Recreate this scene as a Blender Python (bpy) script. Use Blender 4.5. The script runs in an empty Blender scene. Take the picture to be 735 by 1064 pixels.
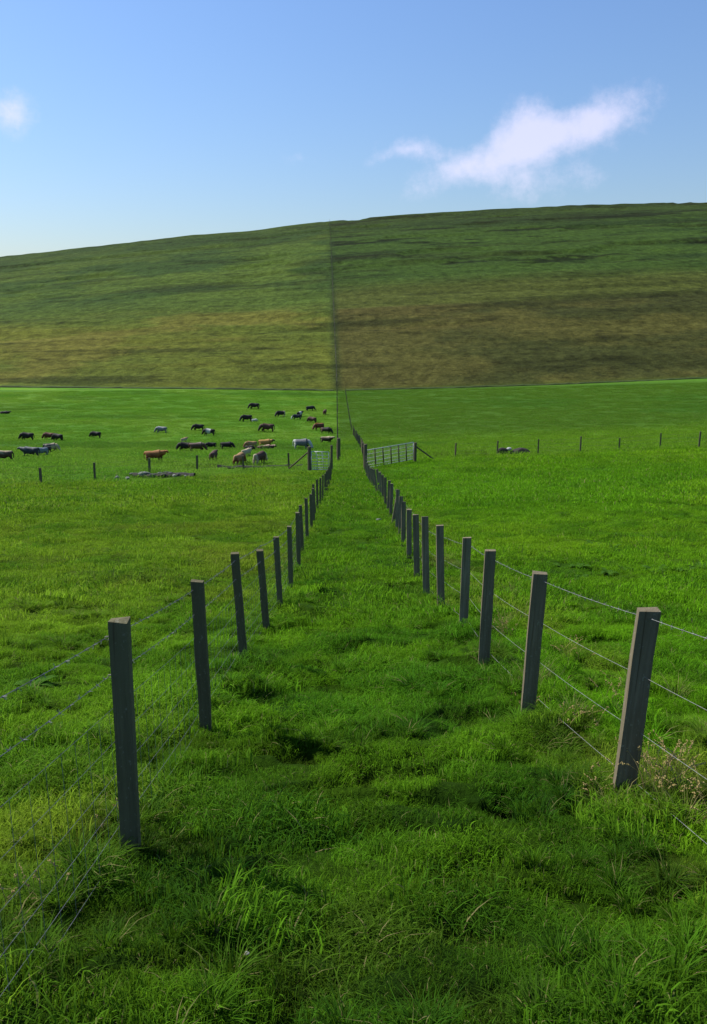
import bpy, bmesh, math, random
import numpy as np
from mathutils import Vector, Matrix

# ------------------------------------------------------------------ camera, sky, sun, exposure
scene = bpy.context.scene
C = scene.collection
R = math.radians

cam_d = bpy.data.cameras.new('camera')
cam_d.sensor_fit = 'VERTICAL'
cam_d.sensor_height = 36.0
cam_d.sensor_width = 36.0
cam_d.lens = 28.0
cam_d.clip_start = 0.05
cam_d.clip_end = 8000
cam = bpy.data.objects.new('camera', cam_d)
cam.location = (0, 0, 0)
cam.rotation_euler = (R(90 - 14), 0, 0)
C.objects.link(cam)
scene.camera = cam

SUN_AZ, SUN_EL = R(-62), R(47)          # left of the view and beyond it
SKY_STRENGTH = 0.093
SUN_STRENGTH = 5.0

world = bpy.data.worlds.new('World')
scene.world = world
world.use_nodes = True
wn, wl = world.node_tree.nodes, world.node_tree.links
wn.clear()
w_out = wn.new('ShaderNodeOutputWorld')
w_bg = wn.new('ShaderNodeBackground')
w_bg.inputs['Strength'].default_value = SKY_STRENGTH
sky = wn.new('ShaderNodeTexSky')
sky.sky_type = 'NISHITA'
sky.sun_disc = False
sky.sun_elevation = SUN_EL
sky.sun_rotation = SUN_AZ
sky.altitude = 0
sky.air_density = 1.6
sky.dust_density = 0.5
sky.ozone_density = 5.0
wl.new(w_bg.outputs[0], w_out.inputs[0])


def wmath(op, a, b=None, c=None):
    n = wn.new('ShaderNodeMath')
    n.operation = op
    for i, v in enumerate((a, b, c)):
        if v is None:
            continue
        if isinstance(v, (int, float)):
            n.inputs[i].default_value = v
        else:
            wl.new(v, n.inputs[i])
    return n.outputs[0]


tc = wn.new('ShaderNodeTexCoord')
sep = wn.new('ShaderNodeSeparateXYZ')
wl.new(tc.outputs['Generated'], sep.inputs[0])
yy = wmath('MAXIMUM', sep.outputs[1], 0.05)
cu = wmath('DIVIDE', sep.outputs[0], yy)
cw = wmath('DIVIDE', sep.outputs[2], yy)
comb = wn.new('ShaderNodeCombineXYZ')
wl.new(cu, comb.inputs[0])
wl.new(cw, comb.inputs[1])
nz = wn.new('ShaderNodeTexNoise')
nz.inputs['Scale'].default_value = 17.0
nz.inputs['Detail'].default_value = 8
nz.inputs['Roughness'].default_value = 0.68
wl.new(comb.outputs[0], nz.inputs['Vector'])
# small fair weather clouds: (azimuth tangent, elevation tangent, half width, half height, tilt, weight)
CLOUDS = [(0.135, 0.168, 0.095, 0.024, 0.35, 1.0), (0.190, 0.186, 0.090, 0.030, 0.30, 1.0), (0.240, 0.200, 0.060, 0.024, 0.3, .9),
          (0.300, 0.220, 0.062, 0.036, 0.3, 1.4), (0.196, 0.216, 0.050, 0.026, 0.1, 1.2),
          (0.215, 0.150, 0.080, 0.028, 0.05, 1.0), (0.062, 0.186, 0.046, 0.015, 0.0, 0.9),
          (-0.395, 0.222, 0.038, 0.028, -0.1, 1.2), (-0.06, 0.176, 0.035, 0.010, 0.0, 0.4),
          (-0.10, 0.395, 0.080, 0.022, 0.0, 0.7), (0.34, 0.355, 0.03, 0.012, -0.4, 0.4),
          (0.035, 0.176, 0.03, 0.008, 0.3, 0.5)]
acc = None
for (a0, e0, rx, ry, tilt, wt) in CLOUDS:
    du = wmath('SUBTRACT', cu, a0)
    dw = wmath('SUBTRACT', cw, e0)
    ct, st = math.cos(tilt), math.sin(tilt)
    p_ = wmath('ADD', wmath('MULTIPLY', du, ct / rx), wmath('MULTIPLY', dw, st / rx))
    q_ = wmath('ADD', wmath('MULTIPLY', dw, ct / ry), wmath('MULTIPLY', du, -st / ry))
    d_ = wmath('SQRT', wmath('ADD', wmath('MULTIPLY', p_, p_), wmath('MULTIPLY', q_, q_)))
    m_ = wmath('MULTIPLY', wmath('MAXIMUM', wmath('SUBTRACT', 1.25, d_), 0.0), wt)
    acc = m_ if acc is None else wmath('ADD', acc, m_)
dens = wmath('ADD', acc, wmath('MULTIPLY', wmath('SUBTRACT', nz.outputs['Fac'], 0.5), 3.2))
mr = wn.new('ShaderNodeMapRange')
mr.interpolation_type = 'SMOOTHSTEP'
mr.inputs['From Min'].default_value = 0.22
mr.inputs['From Max'].default_value = 2.1
mr.inputs['To Max'].default_value = 0.58
wl.new(dens, mr.inputs['Value'])
on = wmath('GREATER_THAN', acc, 0.001)
soft = wmath('MINIMUM', wmath('MULTIPLY', acc, 3.0), 1.0)
cmask = wmath('MULTIPLY', wmath('MULTIPLY', mr.outputs[0], on), soft)
tint = wn.new('ShaderNodeMix')
tint.data_type = 'RGBA'
tint.blend_type = 'MULTIPLY'
tint.inputs[0].default_value = 1.0
tint.inputs[7].default_value = (0.80, 0.90, 1.17, 1)
wl.new(sky.outputs[0], tint.inputs[6])
cm = wn.new('ShaderNodeMix')
cm.data_type = 'RGBA'
CLOUD_COL = (8.6, 8.0, 9.9, 1)
cm.inputs[7].default_value = CLOUD_COL
wl.new(cmask, cm.inputs[0])
wl.new(tint.outputs[2], cm.inputs[6])
wl.new(cm.outputs[2], w_bg.inputs['Color'])

sun_d = bpy.data.lights.new('sun', 'SUN')
sun_d.energy = SUN_STRENGTH
sun_d.angle = R(0.53)
sun_d.color = (1.0, 0.95, 0.86)
sun = bpy.data.objects.new('sun', sun_d)
S = Vector((math.sin(SUN_AZ) * math.cos(SUN_EL), math.cos(SUN_AZ) * math.cos(SUN_EL), math.sin(SUN_EL)))
sun.rotation_euler = S.to_track_quat('Z', 'Y').to_euler()
sun.location = (-40, 30, 60)
C.objects.link(sun)

scene.view_settings.view_transform = 'Standard'
scene.view_settings.look = 'None'
scene.view_settings.exposure = 0.4
scene.view_settings.gamma = 1.0
scene.view_settings.use_curve_mapping = False
scene.render.engine = 'CYCLES'
scene.cycles.max_bounces = 6
scene.cycles.diffuse_bounces = 3
scene.cycles.transparent_max_bounces = 4
scene.cycles.use_denoising = True

rng = np.random.default_rng(7)
random.seed(7)


# ------------------------------------------------------------------ numpy noise
def _hash(ix, iy, seed):
    h = (ix.astype(np.int64) * 374761393 + iy.astype(np.int64) * 668265263 + seed * 1442695041) & 0xffffffff
    h = ((h ^ (h >> 13)) * 1274126177) & 0xffffffff
    h = h ^ (h >> 16)
    return (h & 0xffffff) / float(0xffffff)


def vnoise(x, y, seed=0):
    x = np.asarray(x, float)
    y = np.asarray(y, float)
    ix, iy = np.floor(x), np.floor(y)
    fx, fy = x - ix, y - iy
    sx, sy = fx * fx * (3 - 2 * fx), fy * fy * (3 - 2 * fy)
    a = _hash(ix, iy, seed)
    b = _hash(ix + 1, iy, seed)
    c = _hash(ix, iy + 1, seed)
    d = _hash(ix + 1, iy + 1, seed)
    return (a * (1 - sx) + b * sx) * (1 - sy) + (c * (1 - sx) + d * sx) * sy


def fbm(x, y, oct=4, seed=0, gain=0.5):
    t, a, n = 0.0, 1.0, 0.0
    for k in range(oct):
        t = t + a * vnoise(np.asarray(x) * 2 ** k + 13.7 * k, np.asarray(y) * 2 ** k - 7.1 * k, seed + 17 * k)
        n += a
        a *= gain
    return t / n


def sstep(a, b, x):
    t = np.clip((np.asarray(x, float) - a) / (b - a), 0, 1)
    return t * t * (3 - 2 * t)


# ------------------------------------------------------------------ the lie of the land
YS = [-3000, -1000, -100, -20, 0, 1.6, 3.2, 5.16, 7.12, 13.2, 15.2, 18.5, 20.4, 22.7, 45, 52, 60, 75, 90, 110, 140, 200]
DS = [-90, -60, -18, -3.2, 1.64, 2.04, 2.44, 2.92, 3.31, 4.67, 4.95, 5.53, 5.87, 6.24, 9.6, 10.2, 11.1, 13.0, 14.6, 15.9, 17.0, 18.6]
CB = [-2.0, -1.0, -0.54, -0.424, -0.307, -0.192, -0.121, -0.077, -0.028, 0.037, 0.151, 0.264, 0.417, 0.524, 1.0, 2.0]
CZ = [-6, 12, 32.0, 39.7, 46.9, 54.1, 57.2, 61.0, 64.0, 67.2, 71.1, 74.3, 77.5, 79.4, 88, 95]
FB = [-1.2, -0.44, -0.201, -0.021, 0.159, 0.278, 0.439, 1.2]
FZ = [-17.0, -17.8, -18.2, -18.7, -17.8, -17.0, -15.6, -11]
FIELD_END, CREST = 200.0, 600.0


def hill_line_x(y):
    """x of the fence line that runs straight up the hill"""
    return np.interp(y, [58, 200, 600, 700], [-1.15, -4.1, -17.0, -20.2])


def ground_z(x, y, bumps=True):
    x = np.asarray(x, float)
    y = np.asarray(y, float)
    b = x / np.maximum(np.abs(y), 8.0)
    b = np.where(y < 0, 0, b)
    b = np.clip(b, -2, 2)
    d = 0.0
    ks = (-0.06, -0.03, 0, 0.03, 0.06)
    for k in ks:
        d = d + np.interp(y * (1 + k), YS, DS) / len(ks)
    d = d - np.where(b > 0, np.interp(y, [20, 60, 200], [0, 1.4, 3.0]) * b / .44, np.interp(y, [60, 200], [0, 1.0]) * -b / .44)
    zf = np.interp(b, FB, FZ)
    # blend of the valley floor into the foot of the hill
    field = -d
    field = field * (1 - sstep(150, 200, y)) + zf * sstep(150, 200, y) + (-(np.interp(y, YS, DS)) + 18.6) * sstep(150, 200, y) * (y < 200)
    s = np.clip((y - FIELD_END) / (CREST - FIELD_END), 0, 1)
    zc = sum(np.interp(b + k, CB, CZ) for k in (-0.008, 0, 0.008)) / 3
    g = s * (1.12 - 0.12 * s)
    hill = zf + (zc - zf) * g
    z = np.where(y > FIELD_END, hill, field)
    over = np.maximum(y - CREST, 0)
    z = z - over * 0.06 - np.minimum(over, 40) ** 2 * 0.0006
    if bumps:
        near = 1 - sstep(70, 160, y)
        w = np.abs(x + 0.02)
        track = 1 - sstep(0.8, 1.3, np.abs(x - 0.1))
        # gentle hummocks everywhere
        z = z + near * 0.10 * (fbm(x * 0.45, y * 0.55, 3, 3) - 0.5)
        z = z + near * (0.11 + .05 * sstep(8, 20, y)) * (fbm(x * 1.5, y * 2.3, 3, 5) - 0.5)
        # trodden steps and hoof hollows
        hol = hollow(x, y)
        z = z - near * hol * (0.075 + 0.035 * track) * np.interp(y, [0, 2.6, 3.6, 12, 60], [.35, .35, 1, .9, 0.8])
        # mounded tussocks
        z = z + near * sstep(2.4, 3.4, y) * .045 * sstep(.54, .70, fbm(x * 2.3 + 1, y * 3.1, 2, 13)) * (1 - sstep(10, 30, y))
        step = np.abs(fbm(x * 0.7, y * 1.9 + 5, 2, 23) - 0.5)
        z = z - near * track * 0.09 * (1 - sstep(0, 0.06, step))
        # banked rough strips under the two track fences
        rough = np.exp(-((x - 1.4) / 0.35) ** 2) + 0.7 * np.exp(-((x + 1.1) / 0.3) ** 2)
        z = z + rough * (1 - sstep(48, 56, y)) * 0.07 * fbm(x * 2, y * 2, 2, 31)
        # ditch beside the left cross fence
        dd = np.abs(y - (56.6 + (x + 6) * 0.16))
        z = z - 0.35 * np.exp(-(dd / 0.5) ** 2) * sstep(-11.5, -9.5, x) * (1 - sstep(-3.6, -2.9, x))
        # terracettes and hags on the hill
        hs = sstep(205, 230, y)
        z = z + hs * 1.5 * (fbm(x * 0.010, y * 0.045, 4, 41) - 0.5)
        hag = sstep(0.62, 0.70, fbm(x * 0.022 + 9, y * 0.06, 3, 43))
        z = z - hs * sstep(300, 420, y) * hag * 1.3
        z = z + hs * 0.5 * (fbm(x * 0.05, y * 0.16, 3, 47) - 0.5)
        z = z + hs * 0.5 * (fbm(x * .02, y * .20, 4, 49) - .5)
    return z


def hollow(x, y):
    f = fbm(x * 2.3 + 3, y * 4.3, 2, 11)
    t = np.interp(y, [0, 7, 14], [.565, .585, .605])
    return sstep(0, .09, f - t)


def gz(x, y):
    return float(ground_z(np.array([x]), np.array([y]))[0])


def land_colour(x, y):
    """albedo of the sward as it grows, by place"""
    x = np.asarray(x, float)
    y = np.asarray(y, float)
    def c(r, g, b):
        return np.array([r, g, b], float)[None, :] * np.ones((x.size, 1))
    def mix(a, b_, t):
        t = np.asarray(t)[:, None]
        return a * (1 - t) + b_ * t
    n1 = fbm(x * 0.12, y * 0.10, 4, 61)
    n2 = fbm(x * 0.9, y * 1.3, 3, 67)
    n3 = fbm(x * 0.03, y * 0.02, 3, 71)
    track = mix(c(.048, .115, .012), c(.092, .170, .012), sstep(.36, .64, fbm(x * 1.1, y * 1.7, 4, 151)))
    left = mix(c(.098, .175, .016), c(.150, .200, .026), sstep(.35, .6, n1))
    left = mix(left, c(.056, .118, .012), sstep(.48, .62, fbm(x * .9 + 4, y * 1.1, 5, 153)) * .85)
    left = mix(left, c(.15, .14, .035), sstep(.58, .74, fbm(x * .35, y * .3, 3, 73)) * .4)
    right = mix(c(.088, .180, .010), c(.125, .200, .014), sstep(.35, .65, n1))
    right = mix(right, c(.050, .118, .010), sstep(.48, .62, fbm(x * .8, y * .9 + 7, 5, 157)) * .75)
    near_dim = mix(c(.022, .054, .008), c(.064, .118, .012), sstep(.4, .62, fbm(x * 1.6, y * 2.0, 4, 163)))  # foreground turf dimmed in colour, standing in for vignette and hollow shade
    track = mix(near_dim, track, sstep(2.6, 6.0, y + 2.0 * (n2 - .5)) * .8 + .2)
    col = mix(left, track, sstep(-1.5, -.9, x))
    col = mix(col, right, sstep(1.2, 2.0, x))
    # rough grass with dead stems beyond the right fence
    rough = np.exp(-((x - 2.0) / .55) ** 2) * (1 - sstep(30, 40, y)) * sstep(.42, .58, fbm(x * 2, y * 1.2, 3, 79))
    col = mix(col, c(.17, .14, .05), rough * .6)
    # beyond the gates
    far_l = mix(c(.092, .175, .034), c(.130, .200, .046), sstep(.35, .65, n1))
    far_r = mix(c(.105, .172, .024), c(.070, .122, .028), sstep(88, 110, y + 10 * (n3 - .5)))
    wob = 1.2 * (n2 - .5)
    lf = sstep(-.8, .8, y - (52.8 + np.where(x < 0, (x + 1.5) * .5, 0)) + wob)
    rf = sstep(-.8, .8, y - (59.5 - x * .08) + wob)
    col = mix(col, np.where((x < hill_line_x(y))[:, None], far_l, col), lf)
    col = mix(col, np.where((x >= hill_line_x(y))[:, None], far_r, col), np.where(x < 1.2, lf, rf))
    # damp darker drift
    col = mix(col, c(.055, .115, .03), sstep(.55, .72, fbm(x * .035, y * .07, 3, 83)) * sstep(60, 80, y) * .7)
    # the hill
    s = (y - FIELD_END) / (CREST - FIELD_END)
    st = fbm(x * .007, y * .030, 6, 89, .6)
    bl = fbm(x * .022, y * .032, 6, 97, .62)
    strk = fbm(x * .012, y * .16, 5, 171, .6)
    bs = fbm(x * .010 + 4, y * .02, 3, 173)
    hl = mix(c(.145, .150, .034), c(.105, .135, .034), sstep(.35, .65, st))
    hl = mix(hl, c(.170, .150, .045), sstep(.52, .68, bl) * .8)
    hl = mix(hl, c(.085, .130, .036), sstep(.20, .27, s + .06 * (bs - .5)) * .85)
    hl = mix(hl, c(.042, .078, .030), sstep(.42, .60, bl) * sstep(.24, .36, s) * .8)
    hl = mix(hl, c(.045, .066, .030), sstep(.5, .95, s) * .6)
    hr = mix(c(.100, .092, .036), c(.058, .062, .026), sstep(.4, .6, bl))
    hr = mix(hr, c(.130, .105, .045), sstep(.52, .68, st) * .6)
    hr = mix(hr, c(.092, .105, .034), sstep(.212, .232, s + .022 * (bs - .5)))
    hr = mix(hr, c(.058, .098, .028), sstep(.28, .36, s + .08 * (st - .5)))
    hr = mix(hr, c(.030, .052, .022), sstep(.48, .66, fbm(x * .012, y * .05, 6, 101, .62)) * sstep(.27, .4, s) * .8)
    hr = mix(hr, c(.016, .020, .012), sstep(.63, .67, fbm(x * .022, y * .10, 4, 175)) * sstep(.3, .45, s) * .9)
    hr = mix(hr, c(.045, .055, .028), sstep(.6, .95, s) * .5)
    hill = mix(hl, hr, sstep(-1.5, 1.5, x - hill_line_x(y) + 1.5 * (bl - .5)))
    hill = hill * (.74 + .60 * strk)[:, None]
    hill = mix(hill, c(.03, .035, .016), sstep(.635, .68, fbm(x * .015 + 8, y * .13, 4, 177)) * .5)
    lush = np.exp(-((x - hill_line_x(y) + 1) / 1.6) ** 2)
    hill = mix(hill, c(.075, .13, .035), lush * .12)
    hill = hill * np.array([.69, .73, .44])
    hill = mix(hill, c(.022, .034, .014), np.exp(-((x - hill_line_x(y)) / 1.1) ** 2) * (.75 - .45 * np.clip(s, 0, 1)))
    col = mix(col, hill, (y > FIELD_END + 3 * (fbm(x * .08, y * .01, 2, 5) - .5)).astype(float))
    hw = hollow(x, y) * (1 - sstep(30, 60, y)) * np.exp(-(x / 1.6) ** 2)
    col = mix(col, c(.045, .042, .016), hw * .35)
    # dark growth in the ditch at the foot of the hill
    foot = np.exp(-((y - 199.5 + 2 * (n2 - .5)) / 1.7) ** 2) * np.where(x < -2, 1, .45)
    col = mix(col, c(.04, .06, .02), foot * .85)
    # mud beside the left cross fence and by the rubble
    dd = np.abs(y - (56.6 + (x + 6) * 0.16))
    mud = np.exp(-(dd / .7) ** 2) * sstep(-11.5, -9.5, x) * (1 - sstep(-3.6, -2.9, x))
    mud = np.maximum(mud, np.exp(-((x + 11.8) / 1.5) ** 2 - ((y - 48.9) / .6) ** 2))
    col = mix(col, c(.04, .035, .022), mud * .9)
    g_ = sstep(198, 204, y)[:, None]
    col = col * (np.array([.90, 1.17, .42]) * (1 - g_) + g_)
    return np.clip(col, .004, .9)


# ------------------------------------------------------------------ helpers
def tag(o, label=None, cat=None, group=None, kind=None):
    if label: o['label'] = label
    if cat: o['category'] = cat
    if group: o['group'] = group
    if kind: o['kind'] = kind
    return o


def link(name, me, mat=None, parent=None):
    o = bpy.data.objects.new(name, me)
    C.objects.link(o)
    if mat is not None:
        me.materials.clear()
        me.materials.append(mat)
    if parent is not None:
        o.parent = parent
    return o


def empty(name, loc, rz=0.0):
    o = bpy.data.objects.new(name, None)
    o.empty_display_size = 0.2
    o.location = loc
    o.rotation_euler = (0, 0, rz)
    C.objects.link(o)
    return o


def mesh_np(name, co, faces_idx, loop_start, smooth=True):
    me = bpy.data.meshes.new(name)
    me.vertices.add(len(co))
    me.vertices.foreach_set('co', np.asarray(co, np.float32).ravel())
    me.loops.add(len(faces_idx))
    me.loops.foreach_set('vertex_index', np.asarray(faces_idx, np.int32))
    me.polygons.add(len(loop_start))
    me.polygons.foreach_set('loop_start', np.asarray(loop_start, np.int32))
    me.update(calc_edges=True)
    me.polygons.foreach_set('use_smooth', np.full(len(loop_start), smooth))
    me.validate()
    return me


class NT:
    def __init__(self, name):
        self.m = bpy.data.materials.new(name)
        self.m.use_nodes = True
        self.n = self.m.node_tree.nodes
        self.l = self.m.node_tree.links
        self.n.clear()
        self.out = self.n.new('ShaderNodeOutputMaterial')

    def add(self, t, **kw):
        nd = self.n.new(t)
        for k, v in kw.items():
            setattr(nd, k, v)
        return nd

    def con(self, a, b):
        self.l.new(a, b)

    def noise(self, vec, scale, detail=4, rough=0.55):
        nd = self.add('ShaderNodeTexNoise')
        nd.inputs['Scale'].default_value = scale
        nd.inputs['Detail'].default_value = detail
        nd.inputs['Roughness'].default_value = rough
        if vec is not None:
            self.con(vec, nd.inputs['Vector'])
        return nd.outputs['Fac']

    def mapv(self, vec, sc):
        nd = self.add('ShaderNodeMapping')
        nd.inputs['Scale'].default_value = sc
        self.con(vec, nd.inputs['Vector'])
        return nd.outputs[0]

    def rng(self, v, a, b, c, d):
        nd = self.add('ShaderNodeMapRange')
        for i, k in enumerate((a, b, c, d)):
            nd.inputs[i + 1].default_value = k
        self.con(v, nd.inputs[0])
        return nd.outputs[0]

    def mul(self, a, b):
        nd = self.add('ShaderNodeMath', operation='MULTIPLY')
        for i, v in enumerate((a, b)):
            if isinstance(v, (int, float)):
                nd.inputs[i].default_value = v
            else:
                self.con(v, nd.inputs[i])
        return nd.outputs[0]

    def scale(self, colr, f):
        nd = self.add('ShaderNodeVectorMath', operation='SCALE')
        self.con(colr, nd.inputs[0])
        self.con(f, nd.inputs['Scale'])
        return nd.outputs[0]

    def mix(self, a, b, f):
        nd = self.add('ShaderNodeMix', data_type='RGBA')
        for i, v in ((6, a), (7, b)):
            if isinstance(v, tuple):
                nd.inputs[i].default_value = (*v, 1)
            else:
                self.con(v, nd.inputs[i])
        if isinstance(f, (int, float)):
            nd.inputs[0].default_value = f
        else:
            self.con(f, nd.inputs[0])
        return nd.outputs[2]

    def principled(self, colr, rough=0.8, spec=0.3, metal=0.0, bump=None, bstr=0.3, bdist=0.01):
        p = self.add('ShaderNodeBsdfPrincipled')
        if isinstance(colr, tuple):
            p.inputs['Base Color'].default_value = (*colr, 1)
        else:
            self.con(colr, p.inputs['Base Color'])
        p.inputs['Roughness'].default_value = rough
        p.inputs['Specular IOR Level'].default_value = spec
        p.inputs['Metallic'].default_value = metal
        if bump is not None:
            b = self.add('ShaderNodeBump')
            b.inputs['Strength'].default_value = bstr
            b.inputs['Distance'].default_value = bdist
            self.con(bump, b.inputs['Height'])
            self.con(b.outputs[0], p.inputs['Normal'])
        return p


# ------------------------------------------------------------------ materials
def mat_ground():
    t = NT('turf')
    g = t.add('ShaderNodeNewGeometry').outputs['Position']
    at = t.add('ShaderNodeAttribute', attribute_name='land')
    hl = t.add('ShaderNodeAttribute', attribute_name='hillness').outputs['Fac']
    fine = t.rng(t.noise(g, 9.0, 5, .65), .3, .7, .72, 1.3)
    mid = t.rng(t.noise(t.mapv(g, (1, 1.6, 1)), 1.6, 5, .65), .3, .7, .75, 1.25)
    far = t.rng(t.noise(t.mapv(g, (.34, .24, .1)), 1.0, 9, .80), .34, .66, .50, 1.55)
    dark = t.rng(t.noise(t.mapv(g, (.05, .10, .1)), 1.0, 7, .72), .55, .66, 1.0, .55)
    farm = t.add('ShaderNodeMix', data_type='FLOAT')
    t.con(hl, farm.inputs[0])
    farm.inputs[2].default_value = 1.0
    t.con(t.mul(far, dark), farm.inputs[3])
    patch = t.rng(t.noise(t.mapv(g, (.35, .9, .5)), 1.0, 6, .7), .3, .7, .80, 1.22)
    f = t.mul(t.mul(t.mul(fine, mid), patch), farm.outputs[0])
    col = t.scale(at.outputs['Color'], t.mul(f, 1.0))
    p = t.principled(col, .95, .04, bump=t.noise(g, 14, 6, .7), bstr=.7, bdist=.06)
    b1 = p.inputs['Normal'].links[0].from_node
    b2 = t.add('ShaderNodeBump')
    b2.inputs['Distance'].default_value = 2.2
    t.con(t.mul(hl, .9), b2.inputs['Strength'])
    t.con(t.noise(t.mapv(g, (.16, .22, .2)), 1.0, 8, .72), b2.inputs['Height'])
    t.con(b2.outputs[0], b1.inputs['Normal'])
    t.con(p.outputs[0], t.out.inputs[0])
    return t.m


def mat_grass():
    t = NT('grass_blade')
    a = t.add('ShaderNodeAttribute', attribute_name='gcol', attribute_type='INSTANCER')
    bv = t.add('ShaderNodeAttribute', attribute_name='bv').outputs['Fac']
    bd = t.add('ShaderNodeAttribute', attribute_name='bd').outputs['Fac']
    col = t.scale(a.outputs['Color'], bv)
    col = t.mix(col, (.20, .17, .07), bd)
    col = t.scale(col, t.rng(bv, 0, 2, 1.35, 1.35))
    p = t.principled(col, .75, .05)
    tr = t.add('ShaderNodeBsdfTranslucent')
    geo = t.add('ShaderNodeNewGeometry').outputs['Normal']
    vm = t.add('ShaderNodeVectorMath', operation='ADD')
    sc = t.add('ShaderNodeVectorMath', operation='SCALE')
    sc.inputs['Scale'].default_value = .75
    t.con(geo, sc.inputs[0])
    t.con(sc.outputs[0], vm.inputs[0])
    vm.inputs[1].default_value = (0, 0, .6)
    nn = t.add('ShaderNodeVectorMath', operation='NORMALIZE')
    t.con(vm.outputs[0], nn.inputs[0])
    t.con(nn.outputs[0], p.inputs['Normal'])
    tcol = t.mix(col, (.16, .30, .01), .25)
    t.con(tcol, tr.inputs['Color'])
    mx = t.add('ShaderNodeMixShader')
    mx.inputs[0].default_value = .42
    t.con(p.outputs[0], mx.inputs[1])
    t.con(tr.outputs[0], mx.inputs[2])
    t.con(mx.outputs[0], t.out.inputs[0])
    return t.m


def mat_leaf(name, col, back, rough=.45):
    t = NT(name)
    o = t.add('ShaderNodeTexCoord').outputs['Object']
    c = t.mix(col, back, t.rng(t.noise(o, 25, 4), .35, .65, 0, 1))
    p = t.principled(c, .8, .02)
    tr = t.add('ShaderNodeBsdfTranslucent')
    t.con(c, tr.inputs['Color'])
    mx = t.add('ShaderNodeMixShader')
    mx.inputs[0].default_value = .3
    t.con(p.outputs[0], mx.inputs[1])
    t.con(tr.outputs[0], mx.inputs[2])
    t.con(mx.outputs[0], t.out.inputs[0])
    return t.m


def mat_wood(name, a, b, green):
    t = NT(name)
    o = t.add('ShaderNodeTexCoord').outputs['Object']
    g = t.noise(t.mapv(o, (38, 38, 1.6)), 1.0, 6, .65)
    big = t.noise(t.mapv(o, (6, 6, 2.2)), 1.0, 3)
    oi = t.add('ShaderNodeObjectInfo').outputs['Random']
    c = t.mix(a, b, t.rng(g, .32, .68, 0, 1))
    c = t.mix(c, green, t.rng(big, .42, .66, 0, .75))
    c = t.scale(c, t.rng(oi, 0, 1, .75, 1.2))
    vor = t.noise(t.mapv(o, (160, 160, 3.0)), 1.0, 3)
    crack = t.rng(vor, .62, .70, 1, .45)
    c = t.scale(c, crack)
    lich = t.rng(t.noise(o, 34, 5, .7), .60, .66, 0, .7)
    c = t.mix(c, (.24, .25, .19), lich)
    split = t.rng(t.noise(t.mapv(o, (75, 75, 1.1)), 1.0, 2), .66, .70, 1, .2)
    c = t.scale(c, split)
    c = t.mix(c, (.33, .26, .15), .24)
    p = t.principled(c, .95, .04, bump=g, bstr=.9, bdist=.006)
    t.con(p.outputs[0], t.out.inputs[0])
    return t.m


def mat_metal(name, col, rough, metal):
    t = NT(name)
    o = t.add('ShaderNodeNewGeometry').outputs['Position']
    c = t.mix(col, tuple(v * .55 for v in col), t.rng(t.noise(o, 30, 4), .4, .65, 0, 1))
    p = t.principled(c, rough, .5, metal)
    t.con(p.outputs[0], t.out.inputs[0])
    return t.m


def mat_rock(name, a, b):
    t = NT(name)
    o = t.add('ShaderNodeTexCoord').outputs['Object']
    n = t.noise(o, 6, 6, .65)
    c = t.mix(a, b, t.rng(n, .35, .65, 0, 1))
    p = t.principled(c, .9, .2, bump=n, bstr=.8, bdist=.04)
    t.con(p.outputs[0], t.out.inputs[0])
    return t.m


def mat_coat():
    t = NT('hide')
    o = t.add('ShaderNodeTexCoord').outputs['Object']
    at = t.add('ShaderNodeAttribute', attribute_name='coat').outputs['Color']
    c = t.scale(at, t.rng(t.noise(o, 9, 5), .3, .7, .75, 1.25))
    p = t.principled(c, .7, .25, bump=t.noise(o, 40, 3), bstr=.3, bdist=.01)
    t.con(p.outputs[0], t.out.inputs[0])
    return t.m


M = dict(
    turf=mat_ground(), grass=mat_grass(),
    wood_r=mat_wood('weathered_wood', (.23, .20, .145), (.075, .062, .045), (.09, .09, .058)),
    wood_l=mat_wood('green_weathered_wood', (.095, .10, .058), (.036, .040, .024), (.046, .066, .030)),
    wood_d=mat_wood('dark_tarred_wood', (.05, .048, .045), (.028, .028, .028), (.03, .038, .03)),
    wire=mat_metal('galvanised_wire', (.22, .225, .21), .8, .1),
    rust=mat_metal('dull_wire', (.16, .15, .14), .6, .6),
    galv=mat_metal('galvanised_steel', (.55, .57, .55), .6, .2),
    rock=mat_rock('pale_stone', (.24, .24, .22), (.12, .12, .11)),
    rock_d=mat_rock('dark_stone', (.12, .115, .11), (.055, .055, .05)),
    peat=mat_rock('dark_earth', (.05, .045, .035), (.025, .022, .018)),
    coat=mat_coat(),
    dyke=mat_rock('dyke_turf', (.075, .10, .03), (.03, .045, .016)),
    dock=mat_leaf('dock_leaf', (.030, .085, .008), (.075, .17, .02), .35),
    dock_red=mat_leaf('red_dock_leaf', (.085, .022, .010), (.05, .03, .012)),
    straw=mat_leaf('dry_grass', (.50, .40, .17), (.36, .27, .10), .7),
    rush=mat_leaf('rush_stems', (.15, .11, .05), (.07, .085, .03), .7),
    shell=mat_rock('white_scrap', (.45, .45, .41), (.30, .31, .28)),
)

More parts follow.
